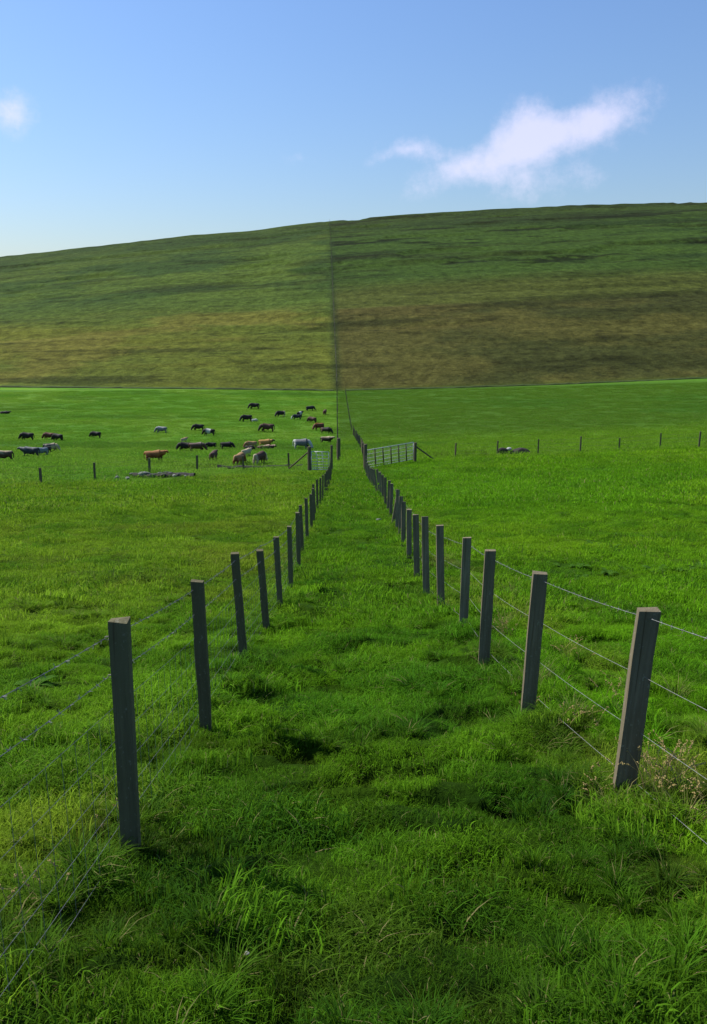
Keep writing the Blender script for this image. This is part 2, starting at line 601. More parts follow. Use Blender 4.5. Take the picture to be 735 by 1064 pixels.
# ------------------------------------------------------------------ ground: one sheet
fr = np.arange(-48, 48.001, 0.26)
bk = np.arange(52, 308.1, 6.4)
th = np.radians(np.concatenate([fr, bk]))
rr = [0.0]
r = 0.35
while r < 2600:
    rr.append(r)
    if r < 3:
        r += .028
    elif r < 190 or r > 620:
        r *= 1.0105 if r < 700 else 1.05
    else:
        r *= 1.0065
rr = np.array(rr[1:])
nt, nr = len(th), len(rr)
RR, TH = np.meshgrid(rr, th, indexing='ij')
GX, GY = (RR * np.sin(TH)).ravel(), (RR * np.cos(TH)).ravel()
GZ = ground_z(GX, GY)
cx0, cz0 = 0.0, gz(0, 0)
co = np.column_stack([np.append(GX, 0), np.append(GY, 0), np.append(GZ, cz0)])
i0 = np.arange(nr - 1)[:, None] * nt
j0 = np.arange(nt)[None, :]
j1 = (j0 + 1) % nt
q = np.stack([i0 + j0, i0 + j1, i0 + nt + j1, i0 + nt + j0], -1).reshape(-1, 4)[:, ::-1]
tri = np.stack([np.full(nt, nr * nt), (j1).ravel(), (j0).ravel()], -1)[:, ::-1]
fi = np.concatenate([q.ravel(), tri.ravel()])
ls = np.concatenate([np.arange(len(q)) * 4, len(q) * 4 + np.arange(len(tri)) * 3])
gm = mesh_np('ground', co, fi, ls)
if gm.polygons[100].normal.z < 0:
    gm.flip_normals()
lc = land_colour(co[:, 0], co[:, 1])
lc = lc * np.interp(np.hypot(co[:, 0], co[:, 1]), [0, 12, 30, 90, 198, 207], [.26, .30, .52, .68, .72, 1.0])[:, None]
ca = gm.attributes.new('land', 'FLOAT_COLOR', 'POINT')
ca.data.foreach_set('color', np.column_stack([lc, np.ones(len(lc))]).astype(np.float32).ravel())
ha = gm.attributes.new('hillness', 'FLOAT', 'POINT')
ha.data.foreach_set('value', sstep(196, 206, co[:, 1]).astype(np.float32))
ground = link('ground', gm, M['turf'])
tag(ground, kind='structure')


# ------------------------------------------------------------------ mesh builders
def tube(bm, pts, rad, sides=5, cap=True):
    pts = [Vector(p) for p in pts]
    rings = []
    for i, p in enumerate(pts):
        d = (pts[min(i + 1, len(pts) - 1)] - pts[max(i - 1, 0)])
        if d.length < 1e-9:
            d = Vector((0, 0, 1))
        d.normalize()
        up = Vector((0, 0, 1)) if abs(d.z) < .95 else Vector((1, 0, 0))
        a = d.cross(up).normalized()
        b = a.cross(d)
        rd = rad[i] if isinstance(rad, (list, tuple)) else rad
        rings.append([bm.verts.new(p + a * math.cos(t) * rd + b * math.sin(t) * rd)
                      for t in [2 * math.pi * k / sides for k in range(sides)]])
    for u, v in zip(rings, rings[1:]):
        for k in range(sides):
            bm.faces.new((u[k], u[(k + 1) % sides], v[(k + 1) % sides], v[k]))
    if cap:
        bm.faces.new(rings[0][::-1])
        bm.faces.new(rings[-1])


def build(name, bm, mat, parent=None, smooth=False):
    bmesh.ops.recalc_face_normals(bm, faces=bm.faces)
    me = bpy.data.meshes.new(name)
    bm.to_mesh(me)
    bm.free()
    if smooth:
        for p in me.polygons:
            p.use_smooth = True
    return link(name, me, mat, parent)


def local(o, parent_loc):
    o.location = (0, 0, 0)


def post_bm(h, w, d, buried=0.25, rnd=None, bevel=.007, chip=True):
    """sawn fence post, base at z=0 of its own frame"""
    rnd = rnd or random
    bm = bmesh.new()
    nseg = 5
    rings = []
    for i in range(nseg + 1):
        z = -buried + (h + buried) * i / nseg
        j = .003
        top = (i == nseg)
        ring = []
        for sx, sy in ((-1, -1), (1, -1), (1, 1), (-1, 1)):
            ring.append(bm.verts.new((sx * w / 2 + rnd.uniform(-j, j), sy * d / 2 + rnd.uniform(-j, j),
                                      z + (rnd.uniform(-.008, .008) if top else 0))))
        rings.append(ring)
    for u, v in zip(rings, rings[1:]):
        for k in range(4):
            bm.faces.new((u[k], u[(k + 1) % 4], v[(k + 1) % 4], v[k]))
    bm.faces.new(rings[0][::-1])
    bm.faces.new(rings[-1])
    eds = [e for e in bm.edges if len(e.link_faces) == 2 and e.calc_face_angle(0) > .6]
    bmesh.ops.bevel(bm, geom=eds, offset=bevel, segments=2, affect='EDGES')
    return bm


def place_post(parent, x, y, h, w=.095, d=.095, xt=None, yaw=0, mat=None, name='post'):
    z = float(ground_z(np.array([x]), np.array([y]), bumps=y > 56)[0])
    o = build(name, post_bm(h, w, d), mat, parent)
    px, py, pz = parent.location
    o.location = (x - px, y - py, z - pz)
    lean = 0 if xt is None else math.atan2(xt - x, h)
    o.rotation_euler = (random.uniform(-.012, .012), lean, yaw)
    return Vector((x, y, z))


def wire_path(posts, hfrac, off, sag=.012, sub=6):
    """posts: list of (x,y,z,h); returns points of a strand at height hfrac (m) with side offset"""
    out = []
    for (a, b) in zip(posts, posts[1:]):
        for k in range(sub):
            t = k / sub
            x = a[0] + (b[0] - a[0]) * t + off[0]
            y = a[1] + (b[1] - a[1]) * t + off[1]
            z = a[2] + (b[2] - a[2]) * t + hfrac - sag * 4 * t * (1 - t)
            out.append((x, y, z))
    b = posts[-1]
    out.append((b[0] + off[0], b[1] + off[1], b[2] + hfrac))
    return out


def barbs(bm, path, step, maxy):
    acc_ = 0.0
    for a, b in zip(path, path[1:]):
        a, b = Vector(a), Vector(b)
        L = (b - a).length
        if a.y > maxy or L < 1e-6:
            continue
        d = (b - a) / L
        s = step - acc_
        while s < L:
            p = a + d * s
            for _ in range(4):
                ang = random.uniform(0, 6.28)
                u = d.cross(Vector((0, 0, 1))).normalized()
                v = u.cross(d)
                tip = p + (u * math.cos(ang) + v * math.sin(ang)) * .016 + d * random.uniform(-.008, .008)
                tube(bm, [p, tip], [.0014, .0006], 3, False)
            tube(bm, [p - d * .006, p + d * .006], .0032, 4)
            s += step
        acc_ = L - (s - step)


def strand(parent, name, posts, h, off, mat, rad=.0016, barb=0, maxy=14, sag=.012):
    path = wire_path(posts, h, off, sag)
    bm = bmesh.new()
    o = parent.location
    tube(bm, path, rad, 4, False)
    if barb:
        barbs(bm, path, barb, maxy)
    for v in bm.verts:
        v.co -= o
    return build(name, bm, mat, parent)


def netting(parent, posts, off, mat, y0, y1, hs=(.05, .16, .28, .42, .58, .74), dx=.15, rad=.0010):
    bm = bmesh.new()
    o = parent.location
    for h in hs:
        tube(bm, wire_path(posts, h, off, .008), rad * 1.15, 4, False)
    P = np.array([(p[0] + off[0], p[1] + off[1], p[2]) for p in posts])
    L = np.concatenate([[0], np.cumsum(np.linalg.norm(np.diff(P, axis=0), axis=1))])
    s = 0.0
    while s < L[-1]:
        x, y, z = (np.interp(s, L, P[:, k]) for k in range(3))
        if y0 < y < y1:
            j = random.uniform(-.006, .006)
            tube(bm, [(x, y, z + hs[0]), (x, y + j, z + hs[2]), (x, y, z + hs[-1])], rad, 3, False)
        s += dx if y < 16 else dx * 2
    for v in bm.verts:
        v.co -= o
    return build('wire_netting', bm, mat, parent)


# ------------------------------------------------------------------ the two fences of the grass lane
LEFT = [(-.99, -.9, -.99, 1.15), (-1.0, 1.15, -1.0, 1.15),
        (-1.03, 3.21, -1.01, 1.16), (-1.05, 5.13, -1.06, 1.15), (-1.05, 7.08, -1.10, 1.15), (-1.04, 8.90, -1.09, 1.04),
        (-1.03, 10.60, -1.07, 1.10), (-1.06, 12.82, -1.07, 1.14), (-1.09, 15.14, -1.10, 1.17), (-1.20, 17.9, -1.23, 1.13),
        (-1.23, 20.42, -1.25, 1.15), (-1.23, 22.65, -1.25, 1.12), (-1.28, 24.9, -1.30, 1.13), (-1.34, 26.9, -1.39, 1.15),
        (-1.35, 29.1, -1.36, 1.19), (-1.34, 31.2, -1.32, 1.15), (-1.33, 33.3, -1.30, 1.15), (-1.31, 35.5, -1.29, 1.12),
        (-1.31, 37.7, -1.30, 1.14), (-1.31, 39.9, -1.30, 1.12), (-1.32, 42.1, -1.33, 1.15), (-1.34, 44.3, -1.34, 1.1),
        (-1.36, 46.6, -1.36, 1.14), (-1.4, 48.9, -1.42, 1.13)]
RIGHT = [(1.70, -.1, 1.72, 1.15), (1.60, 1.9, 1.64, 1.15),
         (1.48, 3.88, 1.53, 1.12), (1.37, 5.70, 1.40, 1.14), (1.27, 7.2, 1.29, 1.17), (1.34, 9.1, 1.35, 1.17),
         (1.24, 10.60, 1.19, 1.26), (1.17, 12.1, 1.12, 1.33), (1.17, 13.91, 1.12, 1.25), (1.19, 16.27, 1.17, 1.14),
         (1.22, 18.69, 1.21, 1.16), (1.26, 20.68, 1.27, 1.19), (1.27, 22.4, 1.28, 1.26), (1.26, 24.60, 1.42, 1.0),
         (1.29, 26.8, 1.32, 1.16), (1.28, 28.6, 1.32, 1.16), (1.25, 30.3, 1.23, 1.18), (1.23, 32.2, 1.19, 1.18),
         (1.23, 34.3, 1.15, 1.2), (1.22, 36.24, 1.09, 1.25), (1.15, 38.5, 1.0, 1.15), (1.08, 40.6, .97, 1.1),
         (1.03, 42.55, .92, 1.05), (.96, 44.6, .86, 1.08), (.91, 46.6, .81, 1.1), (.84, 48.7, .78, 1.1), (.8, 51.0, .78, 1.12)]


def lane_fence(rows, label, mat, side, net, wire_hs):
    z0 = gz(rows[2][0], rows[2][1])
    root = empty('wire_fence', (rows[2][0], rows[2][1], z0))
    tag(root, label, 'fence', 'fences along the grass lane')
    pl = []
    for i, (x, y, xt, h) in enumerate(rows):
        v = place_post(root, x, y, h, (.104, .078, .078)[0 if side > 0 else 1] * random.uniform(.95, 1.05), .05 if side > 0 else .052, xt, random.uniform(-.06, .06), mat)
        pl.append((x, y, v.z, h))
    # wires follow the mean line of the posts
    off = (side * (.055 if side > 0 else .042), 0)
    for (h, barb) in wire_hs:
        strand(root, 'barbed_wire' if barb else 'plain_wire', pl, h, off, M['wire'], (.0015 if barb else .0014), .11 if barb else 0)
    # staples that hold the strands to the nearest posts
    for i, (x, y, z, h) in enumerate(pl[2:6]):
        for hq in [w_[0] for w_ in wire_hs]:
            p = Vector((x + off[0], y, z + hq)) - root.location
            bm = bmesh.new()
            tube(bm, [Vector((-side * .014, .007, .006)), Vector((side * .004, .006, .004)), Vector((side * .004, -.006, -.004)),
                      Vector((-side * .014, -.007, -.006))], .0018, 5)
            st_ = build('staple', bm, M['rust'], root)
            st_.location = p
    if net:
        netting(root, pl, off, M['wire'], -1, 30)
    return root, pl


fence_l, pl_l = lane_fence(LEFT, 'fence of greenish sawn posts with wire netting on the left of the grass lane', M['wood_l'], -1, True,
                           ((1.08, 1), (.90, 1)))
fence_r, pl_r = lane_fence(RIGHT, 'fence of dark leaning posts with plain wire strands on the right of the grass lane', M['wood_r'], 1, False,
                           ((1.07, 1), (.74, 0), (.42, 0), (.12, 0)))

# ------------------------------------------------------------------ gates and their posts
GL0, GL1 = (-2.95, 52.83), (-1.53, 52.6)
GR0, GR1 = (.83, 53.96), (4.45, 57.6)


def gate(p0, p1, h, label, rails, uprights, rail_mat, up_mat, mesh):
    p0, p1 = Vector((*p0, 0)), Vector((*p1, 0))
    d = (p1 - p0)
    L = d.length
    d.normalize()
    zb = max(gz(p0.x, p0.y), gz(p1.x, p1.y)) + .06
    if abs(gz(p0.x, p0.y) - gz(p1.x, p1.y)) > .3:
        zb = (gz(p0.x, p0.y) + gz(p1.x, p1.y)) / 2 + .08
    dz = gz(p1.x, p1.y) - gz(p0.x, p0.y)
    root = empty('field_gate', (p0.x, p0.y, zb), math.atan2(d.y, d.x))
    tag(root, label, 'gate')
    a, b = .12, L - .12
    sl = dz / L if abs(dz) > .3 else 0
    sk = lambda s: sl * (s - L / 2)
    bm = bmesh.new()
    tube(bm, [(a, 0, 0 + sk(a)), (a, 0, h + sk(a))], .026, 8)
    tube(bm, [(b, 0, 0 + sk(b)), (b, 0, h + sk(b))], .026, 8)
    tube(bm, [(a, 0, h + sk(a)), (b, 0, h + sk(b))], .03, 8)
    tube(bm, [(a, 0, .02 + sk(a)), (b, 0, .02 + sk(b))], .026, 8)
    build('gate_frame', bm, rail_mat, root, True)
    for i in range(1, rails):
        bm = bmesh.new()
        z = h * (i / rails) ** 1.15
        tube(bm, [(a, .002, z + sk(a)), (b, .002, z + sk(b))], .018, 6)
        build('rail', bm, rail_mat, root, True)
    for i in range(uprights):
        s = a + (b - a) * (i + 1) / (uprights + 1)
        bm = bmesh.new()
        tube(bm, [(s + .06, -.035, -.02 + sk(s)), (s - .06, -.035, h * .99 + sk(s))], 0.046 if up_mat is not rail_mat else .018, 6)
        build('upright', bm, up_mat, root, True)
    if mesh:
        bm = bmesh.new()
        s = a
        while s < b:
            tube(bm, [(s, .022, sk(s)), (s, .022, h + sk(s))], .006, 3, False)
            s += .14
        build('mesh_panel', bm, rail_mat, root)
    bm = bmesh.new()
    tube(bm, [(b, 0, h * .62 + sk(b)), (b + .13, 0, h * .62 + sk(b))], .014, 6)
    build('latch', bm, M['rust'], root, True)
    for hz in (.18, .88):
        bm = bmesh.new()
        tube(bm, [(0.03, 0, h * hz + sk(0)), (a, 0, h * hz + sk(0))], .016, 6)
        build('hinge', bm, M['rust'], root, True)
    return root


gate(GL0, GL1, 1.22, 'small galvanised mesh gate with pale horizontal bars, left of the lane end', 6, 2, M['galv'], M['galv'], True)
gate(GR0, GR1, 1.25, 'wide pale gate with dark uprights at the right of the lane end', 5, 5, M['galv'], M['wood_d'], True)


def strainer(x, y, h, label, w=.17, brace=None, cap=False, mat=None):
    root = empty('gate_post', (x, y, gz(x, y)))
    tag(root, label, 'gate post', 'thick posts about the gates')
    bm = bmesh.new()
    tube(bm, [(0, 0, -.4), (0, 0, h * .5), (.01, 0, h - .02), (.01, 0, h)], [w / 2, w / 2 * .98, w / 2 * .94, w / 2 * .8], 12)
    build('post', bm, mat or M['wood_d'], root)
    if brace:
        bx, by = brace
        bz = gz(bx, by) - gz(x, y)
        bm = bmesh.new()
        tube(bm, [(bx - x, by - y, bz + .03), (0, 0, h * .82)], .055, 8)
        build('brace', bm, mat or M['wood_d'], root)
    return root


strainer(-2.97, 52.9, 1.65, 'thick dark post holding the small gate, with a long diagonal brace to its left', .26, (-4.5, 54.2))
strainer(-1.47, 52.5, 1.75, 'dark post at the lane side of the small pale gate', .17)
strainer(.80, 53.6, 1.75, 'dark post at the lane side of the wide pale gate', .26)
strainer(4.52, 57.7, 1.45, 'dark post at the outer end of the wide gate, braced towards the right', .22, (6.15, 58.6))
strainer(-1.19, 62.8, 1.85, 'tall dark post standing alone just behind the small gate', .30)


# ------------------------------------------------------------------ cross fences, the continuing lane and the hill fence
def simple_fence(pts, label, group, h=1.08, w0=.09, hs=(1.0, .72, .45, .2), mat=None, rad=.003, posts=None, name='wire_fence'):
    root = empty(name, (pts[0][0], pts[0][1], gz(*pts[0][:2])))
    tag(root, label, 'fence', group)
    pl = []
    w = w0
    for (x, y) in pts:
        hh = h * random.uniform(.9, 1.1)
        w = w0 * (1 if y < 80 else .72)
        v = place_post(root, x, y, hh, w, w, x + random.uniform(-.04, .04), random.uniform(-.3, .3), mat or M['wood_d'])
        pl.append((x, y, v.z, hh))
    for hq in hs:
        strand(root, 'wire', pl, hq, (0, w / 2 + .003), M['rust'], rad, 0)
    return root


simple_fence([(-4.5, 54.6), (-7.5, 53.4), (-10.55, 52.83), (-13.27, 50.9), (-15.53, 46.9), (-17.93, 44.75), (-20.4, 42.9),
              (-23, 41.2), (-25.6, 39.6), (-28.3, 38.2)],
             'thin wire fence crossing the left field below the grazing cattle', 'fences across the fields', 1.05, .11)
simple_fence([(7.9, 61.0), (11.06, 60.6), (14.09, 60.1), (17.16, 59.6), (19.95, 59.2), (22.79, 58.6), (25.36, 57.9), (28.1, 57.1),
              (31, 56.3), (34, 55.4)],
             'thin wire fence crossing the right field beyond the wide gate', 'fences across the fields', 1.08, .10)
ys_ = np.arange(64.5, 199, 2.7)
simple_fence([(float(hill_line_x(y)) + .05 * math.sin(y), float(y)) for y in ys_],
             'left fence of the lane continuing from the lone tall post to the hill foot', 'fences of the upper lane', 1.15, .09, (1.05, .7, .4))
yr = list(np.arange(55.8, 106, 2.1))
up = [(float(np.interp(y, [54, 81, 94, 106], [.8, .86, .42, -.12])), float(y)) for y in yr]
simple_fence(up, 'close set fence curving leftward up the slope behind the wide gate', 'fences of the upper lane', 1.15, .12, (1.05, .7, .4))
yr2 = np.arange(108.5, 199, 3.0)
simple_fence([(float(np.interp(y, [106, 200], [-.2, -2.1])), float(y)) for y in yr2],
             'faint right hand fence of the upper lane running on to the hill foot', 'fences of the upper lane', 1.0, .06, (1.0, .7, .4))
yh = np.arange(203, 602, 4.1)
simple_fence([(float(hill_line_x(y)), float(y)) for y in yh],
             'thin fence climbing straight up the hillside to the skyline', 'hill fences', 1.2, .17, (1.1, .8, .5), rad=.006)


def dyke(x0, x1, h, w, label, yf=lambda x: 199.6, grp='turf dykes at the hill foot', name='turf_dyke', m='dyke', st=1.0):
    bm = bmesh.new()
    prev = None
    for x in np.arange(x0, x1, st):
        hh = h * (.6 + .8 * vnoise(np.array([x * .6]), np.array([0.0]), 5)[0])
        y = yf(x) + .8 * st * (vnoise(np.array([x * .15]), np.array([3.0]), 6)[0] - .5)
        zb = gz(x, y)
        prof = [(-w, -.4), (-w * .8, hh * .5), (-w * .35, hh), (w * .3, hh * .95), (w * .8, hh * .5), (w, -.4)]
        cur = [bm.verts.new((x - x0, y + a, zb + b)) for a, b in prof]
        if prev:
            for k in range(5):
                bm.faces.new((prev[k], prev[k + 1], cur[k + 1], cur[k]))
        prev = cur
    o = build(name, bm, M[m])
    o.location = (x0, 0, 0)
    tag(o, label, name.replace('_', ' '), grp)


dyke(-135, -4.6, .32, .7, 'low dark overgrown turf dyke along the hill foot left of the climbing fence')
dyke(-1.8, 130, .32, .6, 'very low olive turf dyke along the hill foot right of the climbing fence')

dyke(-9.6, -3.4, .22, .3, 'dark earth bank running to the braced post of the small gate', lambda x: 55.9 + (x + 6) * .16, None, 'earth_bank', 'peat', .35)
dyke(-13.9, -10.0, .15, .45, 'low dark earth mound under the rubble stones', lambda x: 49.2 + (x + 12) * -.05, None, 'earth_mound', 'peat', .3)

# ------------------------------------------------------------------ cattle
def skin_mesh(name, verts, edges, radii, root=0, sub=1):
    me = bpy.data.meshes.new(name + '_skel')
    me.from_pydata(verts, edges, [])
    o = bpy.data.objects.new(name + '_tmp', me)
    C.objects.link(o)
    sk = o.modifiers.new('skin', 'SKIN')
    sk.use_smooth_shade = True
    sk.branch_smoothing = 0.6
    for i, rd in enumerate(radii):
        me.skin_vertices[0].data[i].radius = rd if isinstance(rd, tuple) else (rd, rd)
        me.skin_vertices[0].data[i].use_root = (i == root)
    ss = o.modifiers.new('sub', 'SUBSURF')
    ss.levels = ss.render_levels = sub
    dg = bpy.context.evaluated_depsgraph_get()
    dg.update()
    out = bpy.data.meshes.new_from_object(o.evaluated_get(dg))
    out.name = name
    bpy.data.objects.remove(o)
    return out


def cow_mesh(pose):
    V, E, Rd = [], [], []

    def v(x, y, z, r, par=None):
        V.append((x, y, z))
        Rd.append(r)
        if par is not None:
            E.append((par, len(V) - 1))
        return len(V) - 1
    if pose == 'lie':
        dz = -.60
    else:
        dz = 0
    chest = v(.05, 0, .84 + dz, (.44, .50), None)
    belly = v(-.35, 0, .82 + dz, (.46, .52), chest)
    rump = v(-.76, 0, .90 + dz, (.44, .48), belly)
    tailh = v(-.98, 0, 1.04 + dz, .18, rump)
    fore = v(.42, 0, .86 + dz, (.42, .50), chest)
    sh = v(.72, 0, .94 + dz, (.32, .40), fore)
    if pose == 'graze':
        nk = v(.92, 0, .74, .25, sh)
        n2 = v(1.06, 0, .50, .20, nk)
        hd = v(1.15, 0, .34, .18, n2)
        mz = v(1.25, 0, .12, .12, hd)
        ear_d = (.0, .12, .07)
    else:
        nk = v(.95, 0, 1.02 + dz, .27, sh)
        n2 = v(1.10, 0, 1.12 + dz, .20, nk)
        hd = v(1.22, 0, 1.14 + dz, .19, n2)
        mz = v(1.44, 0, .96 + dz, .12, hd)
        ear_d = (-.06, .16, .05)
    for s in (-1, 1):
        hx, hy, hz = V[hd]
        v(hx + ear_d[0], s * (abs(ear_d[1]) + .08), hz + ear_d[2], .04, hd)
    t1 = v(-1.10, 0, .8 + dz, .05, tailh)
    t2 = v(-1.09, 0, max(.5 + dz, .08), .045, t1)
    v(-1.08, 0, max(.35 + dz, .05), .07, t2)
    if pose != 'lie':
        for s in (-1, 1):
            st = .05 * s
            a = v(.52 + st, s * .18, .58, .16, fore)
            b = v(.52 + st * 1.5, s * .18, .34, .09, a)
            c = v(.52 + st * 2, s * .18, .08, .07, b)
            v(.55 + st * 2, s * .18, .0, .08, c)
            a = v(-.80 - st, s * .19, .68, .22, rump)
            b = v(-.74 - st, s * .20, .50, .15, a)
            c = v(-.88 - st, s * .19, .36, .09, b)
            d = v(-.82 - st, s * .19, .08, .07, c)
            v(-.79 - st, s * .19, .0, .08, d)
    else:
        for s in (-1, 1):
            a = v(.55, s * .30, .14, .12, fore)
            v(.85, s * .22, .07, .07, a)
            a = v(-.6, s * .38, .20, .17, rump)
            v(-.25, s * .46, .08, .08, a)
    return skin_mesh('cow', V, E, Rd, 0, 1)


COWS = {p: cow_mesh(p) for p in ('graze', 'stand', 'lie')}
BLACK, DBROWN, RED, TAN = (.018, .014, .012), (.070, .036, .021), (.17, .055, .02), (.30, .18, .075)
CREAM, WHITE, GREY, ORANGE = (.40, .33, .20), (.42, .42, .38), (.15, .155, .15), (.27, .11, .03)


def coat(me, main, second, kind, seed):
    n = len(me.vertices)
    P = np.zeros(n * 3)
    me.vertices.foreach_get('co', P)
    P = P.reshape(-1, 3)
    x, y, z = P.T
    zt = z.max()
    m = np.zeros(n)
    nn = fbm(x * 2.2 + seed * 3.1, z * 2.2 + y * 1.7, 3, seed)
    if kind == 'back':
        m = sstep(.78 * zt, .92 * zt, z + .1 * (nn - .5))
    elif kind == 'head':
        m = sstep(.95, 1.05, x)
    elif kind == 'belt':
        m = sstep(-.45, -.35, x) * (1 - sstep(.15, .25, x))
    elif kind == 'rump':
        m = 1 - sstep(-.75, -.5, x + .2 * (nn - .5))
    elif kind == 'patch':
        m = sstep(.48, .54, nn)
    elif kind == 'ends':
        m = np.maximum(1 - sstep(-.8, -.65, x), sstep(.72, .85, x))
    elif kind == 'legs':
        m = 1 - sstep(.35, .55, z)
    elif kind == 'upper':
        m = sstep(.55 * zt, .68 * zt, z + .3 * (nn - .5))  # light from above painted in: brighter upper body, darker below
    col = np.array(main)[None] * (1 - m[:, None]) + np.array(second)[None] * m[:, None]
    a = me.attributes.new('coat', 'FLOAT_COLOR', 'POINT')
    a.data.foreach_set('color', np.column_stack([col, np.ones(n)]).astype(np.float32).ravel())


# x, y, length in metres, heading (deg, 0 = facing right, 180 = facing left), pose, coat, second colour, pattern, label
L_, R_ = 180, 0
HERD = [
    (-38.8, 93.9, 1.85, L_, 'graze', BLACK, BLACK, '', 'black cow grazing leftward, leftmost of the small far group at the left edge'),
    (-36.6, 95.0, 1.6, 175, 'graze', (.10, .035, .02), BLACK, '', 'reddish brown cow half hidden behind a black one at the left'),
    (-35.0, 93.5, 1.6, 160, 'graze', BLACK, BLACK, '', 'black cow grazing in front of the reddish brown cow at the left'),
    (-31.8, 97.5, 1.55, 170, 'graze', BLACK, BLACK, '', 'black cow grazing alone between the left group and the pale cow'),
    (-25.5, 105., 1.7, L_, 'graze', GREY, (.30, .30, .29), 'back', 'pale grey cow grazing apart, in the middle of the left field'),
    (-58., 132.5, 1.7, 10, 'lie', BLACK, BLACK, '', 'dark cow lying far away at the upper left edge of the field'),
    (-27.9, 62.5, 1.7, 200, 'graze', DBROWN, CREAM, 'back', 'dark brown cow with pale back, cut by the left edge of the photo'),
    (-27.9, 67.9, 1.7, 185, 'stand', (.03, .035, .04), GREY, 'back', 'blackish cow with grey back, second from the left edge in the low row'),
    (-28.2, 71.0, 1.35, 215, 'graze', (.14, .18, .20), BLACK, 'head', 'bluish grey cow in the middle of the low row at the left'),
    (-28.7, 73.5, 1.3, 250, 'graze', BLACK, BLACK, '', 'black cow facing the camera in the low row at the left'),
    (-29.6, 77.2, 1.6, 8, 'graze', (.05, .05, .05), CREAM, 'patch', 'dark cow with pale patches at the right end of the low row'),
    (-15.5, 61.4, 1.75, 5, 'stand', (.13, .035, .018), ORANGE, 'upper', 'orange red cow standing alone above the rubble, its sunlit top painted into the coat'),
    (-21.3, 108.6, 1.75, 190, 'graze', BLACK, BLACK, '', 'black cow grazing right above the belted one'),
    (-18.5, 101.2, 1.75, 170, 'graze', BLACK, WHITE, 'belt', 'black cow with a white belt round its middle'),
    (-19.7, 92.0, 1.1, 60, 'stand', CREAM, TAN, 'back', 'small cream calf behind the big dark cow'),
    (-16.7, 78.2, 1.75, L_, 'graze', BLACK, DBROWN, 'rump', 'very dark cow at the left of two overlapping big cows'),
    (-15.3, 77.4, 1.75, 5, 'graze', DBROWN, (.16, .12, .10), 'back', 'dark brown cow with paler back, right one of two overlapping cows'),
    (-15.3, 84.4, 1.3, 190, 'graze', BLACK, CREAM, 'head', 'dark calf with cream head beside the overlapping pair'),
    (-13., 81.3, 1.5, R_, 'graze', BLACK, BLACK, '', 'black cow grazing rightward just left of the tan cattle'),
    (-11.2, 62.9, 1.5, 82, 'stand', DBROWN, (.07, .04, .03), 'legs', 'dark brown cow seen from behind, below the two overlapping cows'),
    (-8.5, 58.6, 1.7, 70, 'graze', TAN, (.14, .05, .02), 'patch', 'tan cow with brown patches seen from behind, close to the cross fence'),
    (-9.3, 68.5, 1.45, 60, 'stand', CREAM, DBROWN, 'head', 'cream cow with dark head just behind the patched tan cow'),
    (-10.4, 79.0, 1.1, R_, 'graze', BLACK, BLACK, '', 'small black calf between the cream cow and the tan group'),
    (-10.9, 83.5, 1.5, 200, 'graze', TAN, RED, 'head', 'tan cow with reddish head at the left of the tan group'),
    (-9.1, 81.5, 1.85, 8, 'lie', DBROWN, (.55, .38, .27), 'back', 'brown cow with pinkish pale back lying in front of the golden cow'),
    (-9.5, 85.5, 1.65, R_, 'stand', (.36, .20, .05), BLACK, 'head', 'golden cow behind the lying brown cow'),
    (-6.95, 58.4, 1.75, 65, 'graze', DBROWN, CREAM, 'ends', 'dark brown cow with cream ends seen from behind, beside the patched tan one'),
    (-11.8, 107.8, 2.2, L_, 'graze', DBROWN, BLACK, 'head', 'long dark brown cow standing broadside above the tan group'),
    (-18.2, 145.9, 2.1, 185, 'graze', (.02, .015, .013), BLACK, '', 'very dark cow, the farthest one up the field near the middle'),
    (-16.6, 123., 2.0, 200, 'graze', BLACK, BLACK, '', 'black cow grazing with a small white calf at its heels'),
    (-15.2, 122.3, 1.0, 10, 'graze', WHITE, CREAM, 'head', 'tiny white calf beside a black cow'),
    (-12.1, 131.7, 1.9, 215, 'graze', BLACK, CREAM, 'rump', 'black cow with cream hindquarters, alone in the upper field'),
    (-9.1, 126.9, 1.6, 190, 'graze', (.02, .025, .03), WHITE, 'head', 'bluish black cow with white head, lower one of a touching pair'),
    (-8.9, 132., 1.7, 60, 'stand', BLACK, WHITE, 'belt', 'black and white cow, upper one of a touching pair'),
    (-7.7, 143.2, 1.75, 20, 'graze', (.02, .02, .022), BLACK, '', 'small looking black cow, topmost of the right hand string of cattle'),
    (-4.9, 136.1, 1.6, 80, 'stand', (.09, .03, .022), DBROWN, 'legs', 'little red brown cow seen end on beside the climbing fence'),
    (-6.4, 122.4, 1.7, 150, 'graze', DBROWN, BLACK, 'head', 'dark brown cow above the red brown one, head down'),
    (-4.9, 111.3, 1.85, 215, 'graze', (.11, .04, .02), ORANGE, 'back', 'red brown cow with orange back grazing near the lane'),
    (-3.6, 105.4, 1.75, -20, 'graze', BLACK, DBROWN, 'rump', 'black cow grazing rightward beside the upper lane fence'),
    (-3.1, 91.9, 1.6, -10, 'stand', (.05, .03, .02), CREAM, 'back', 'dark brown cow with cream back nearest the tall lone post'),
    (-5.3, 81.8, 2.05, -8, 'graze', (.13, .13, .135), WHITE, 'ends', 'grey roan cow with white head and rump above the small gate'),
]
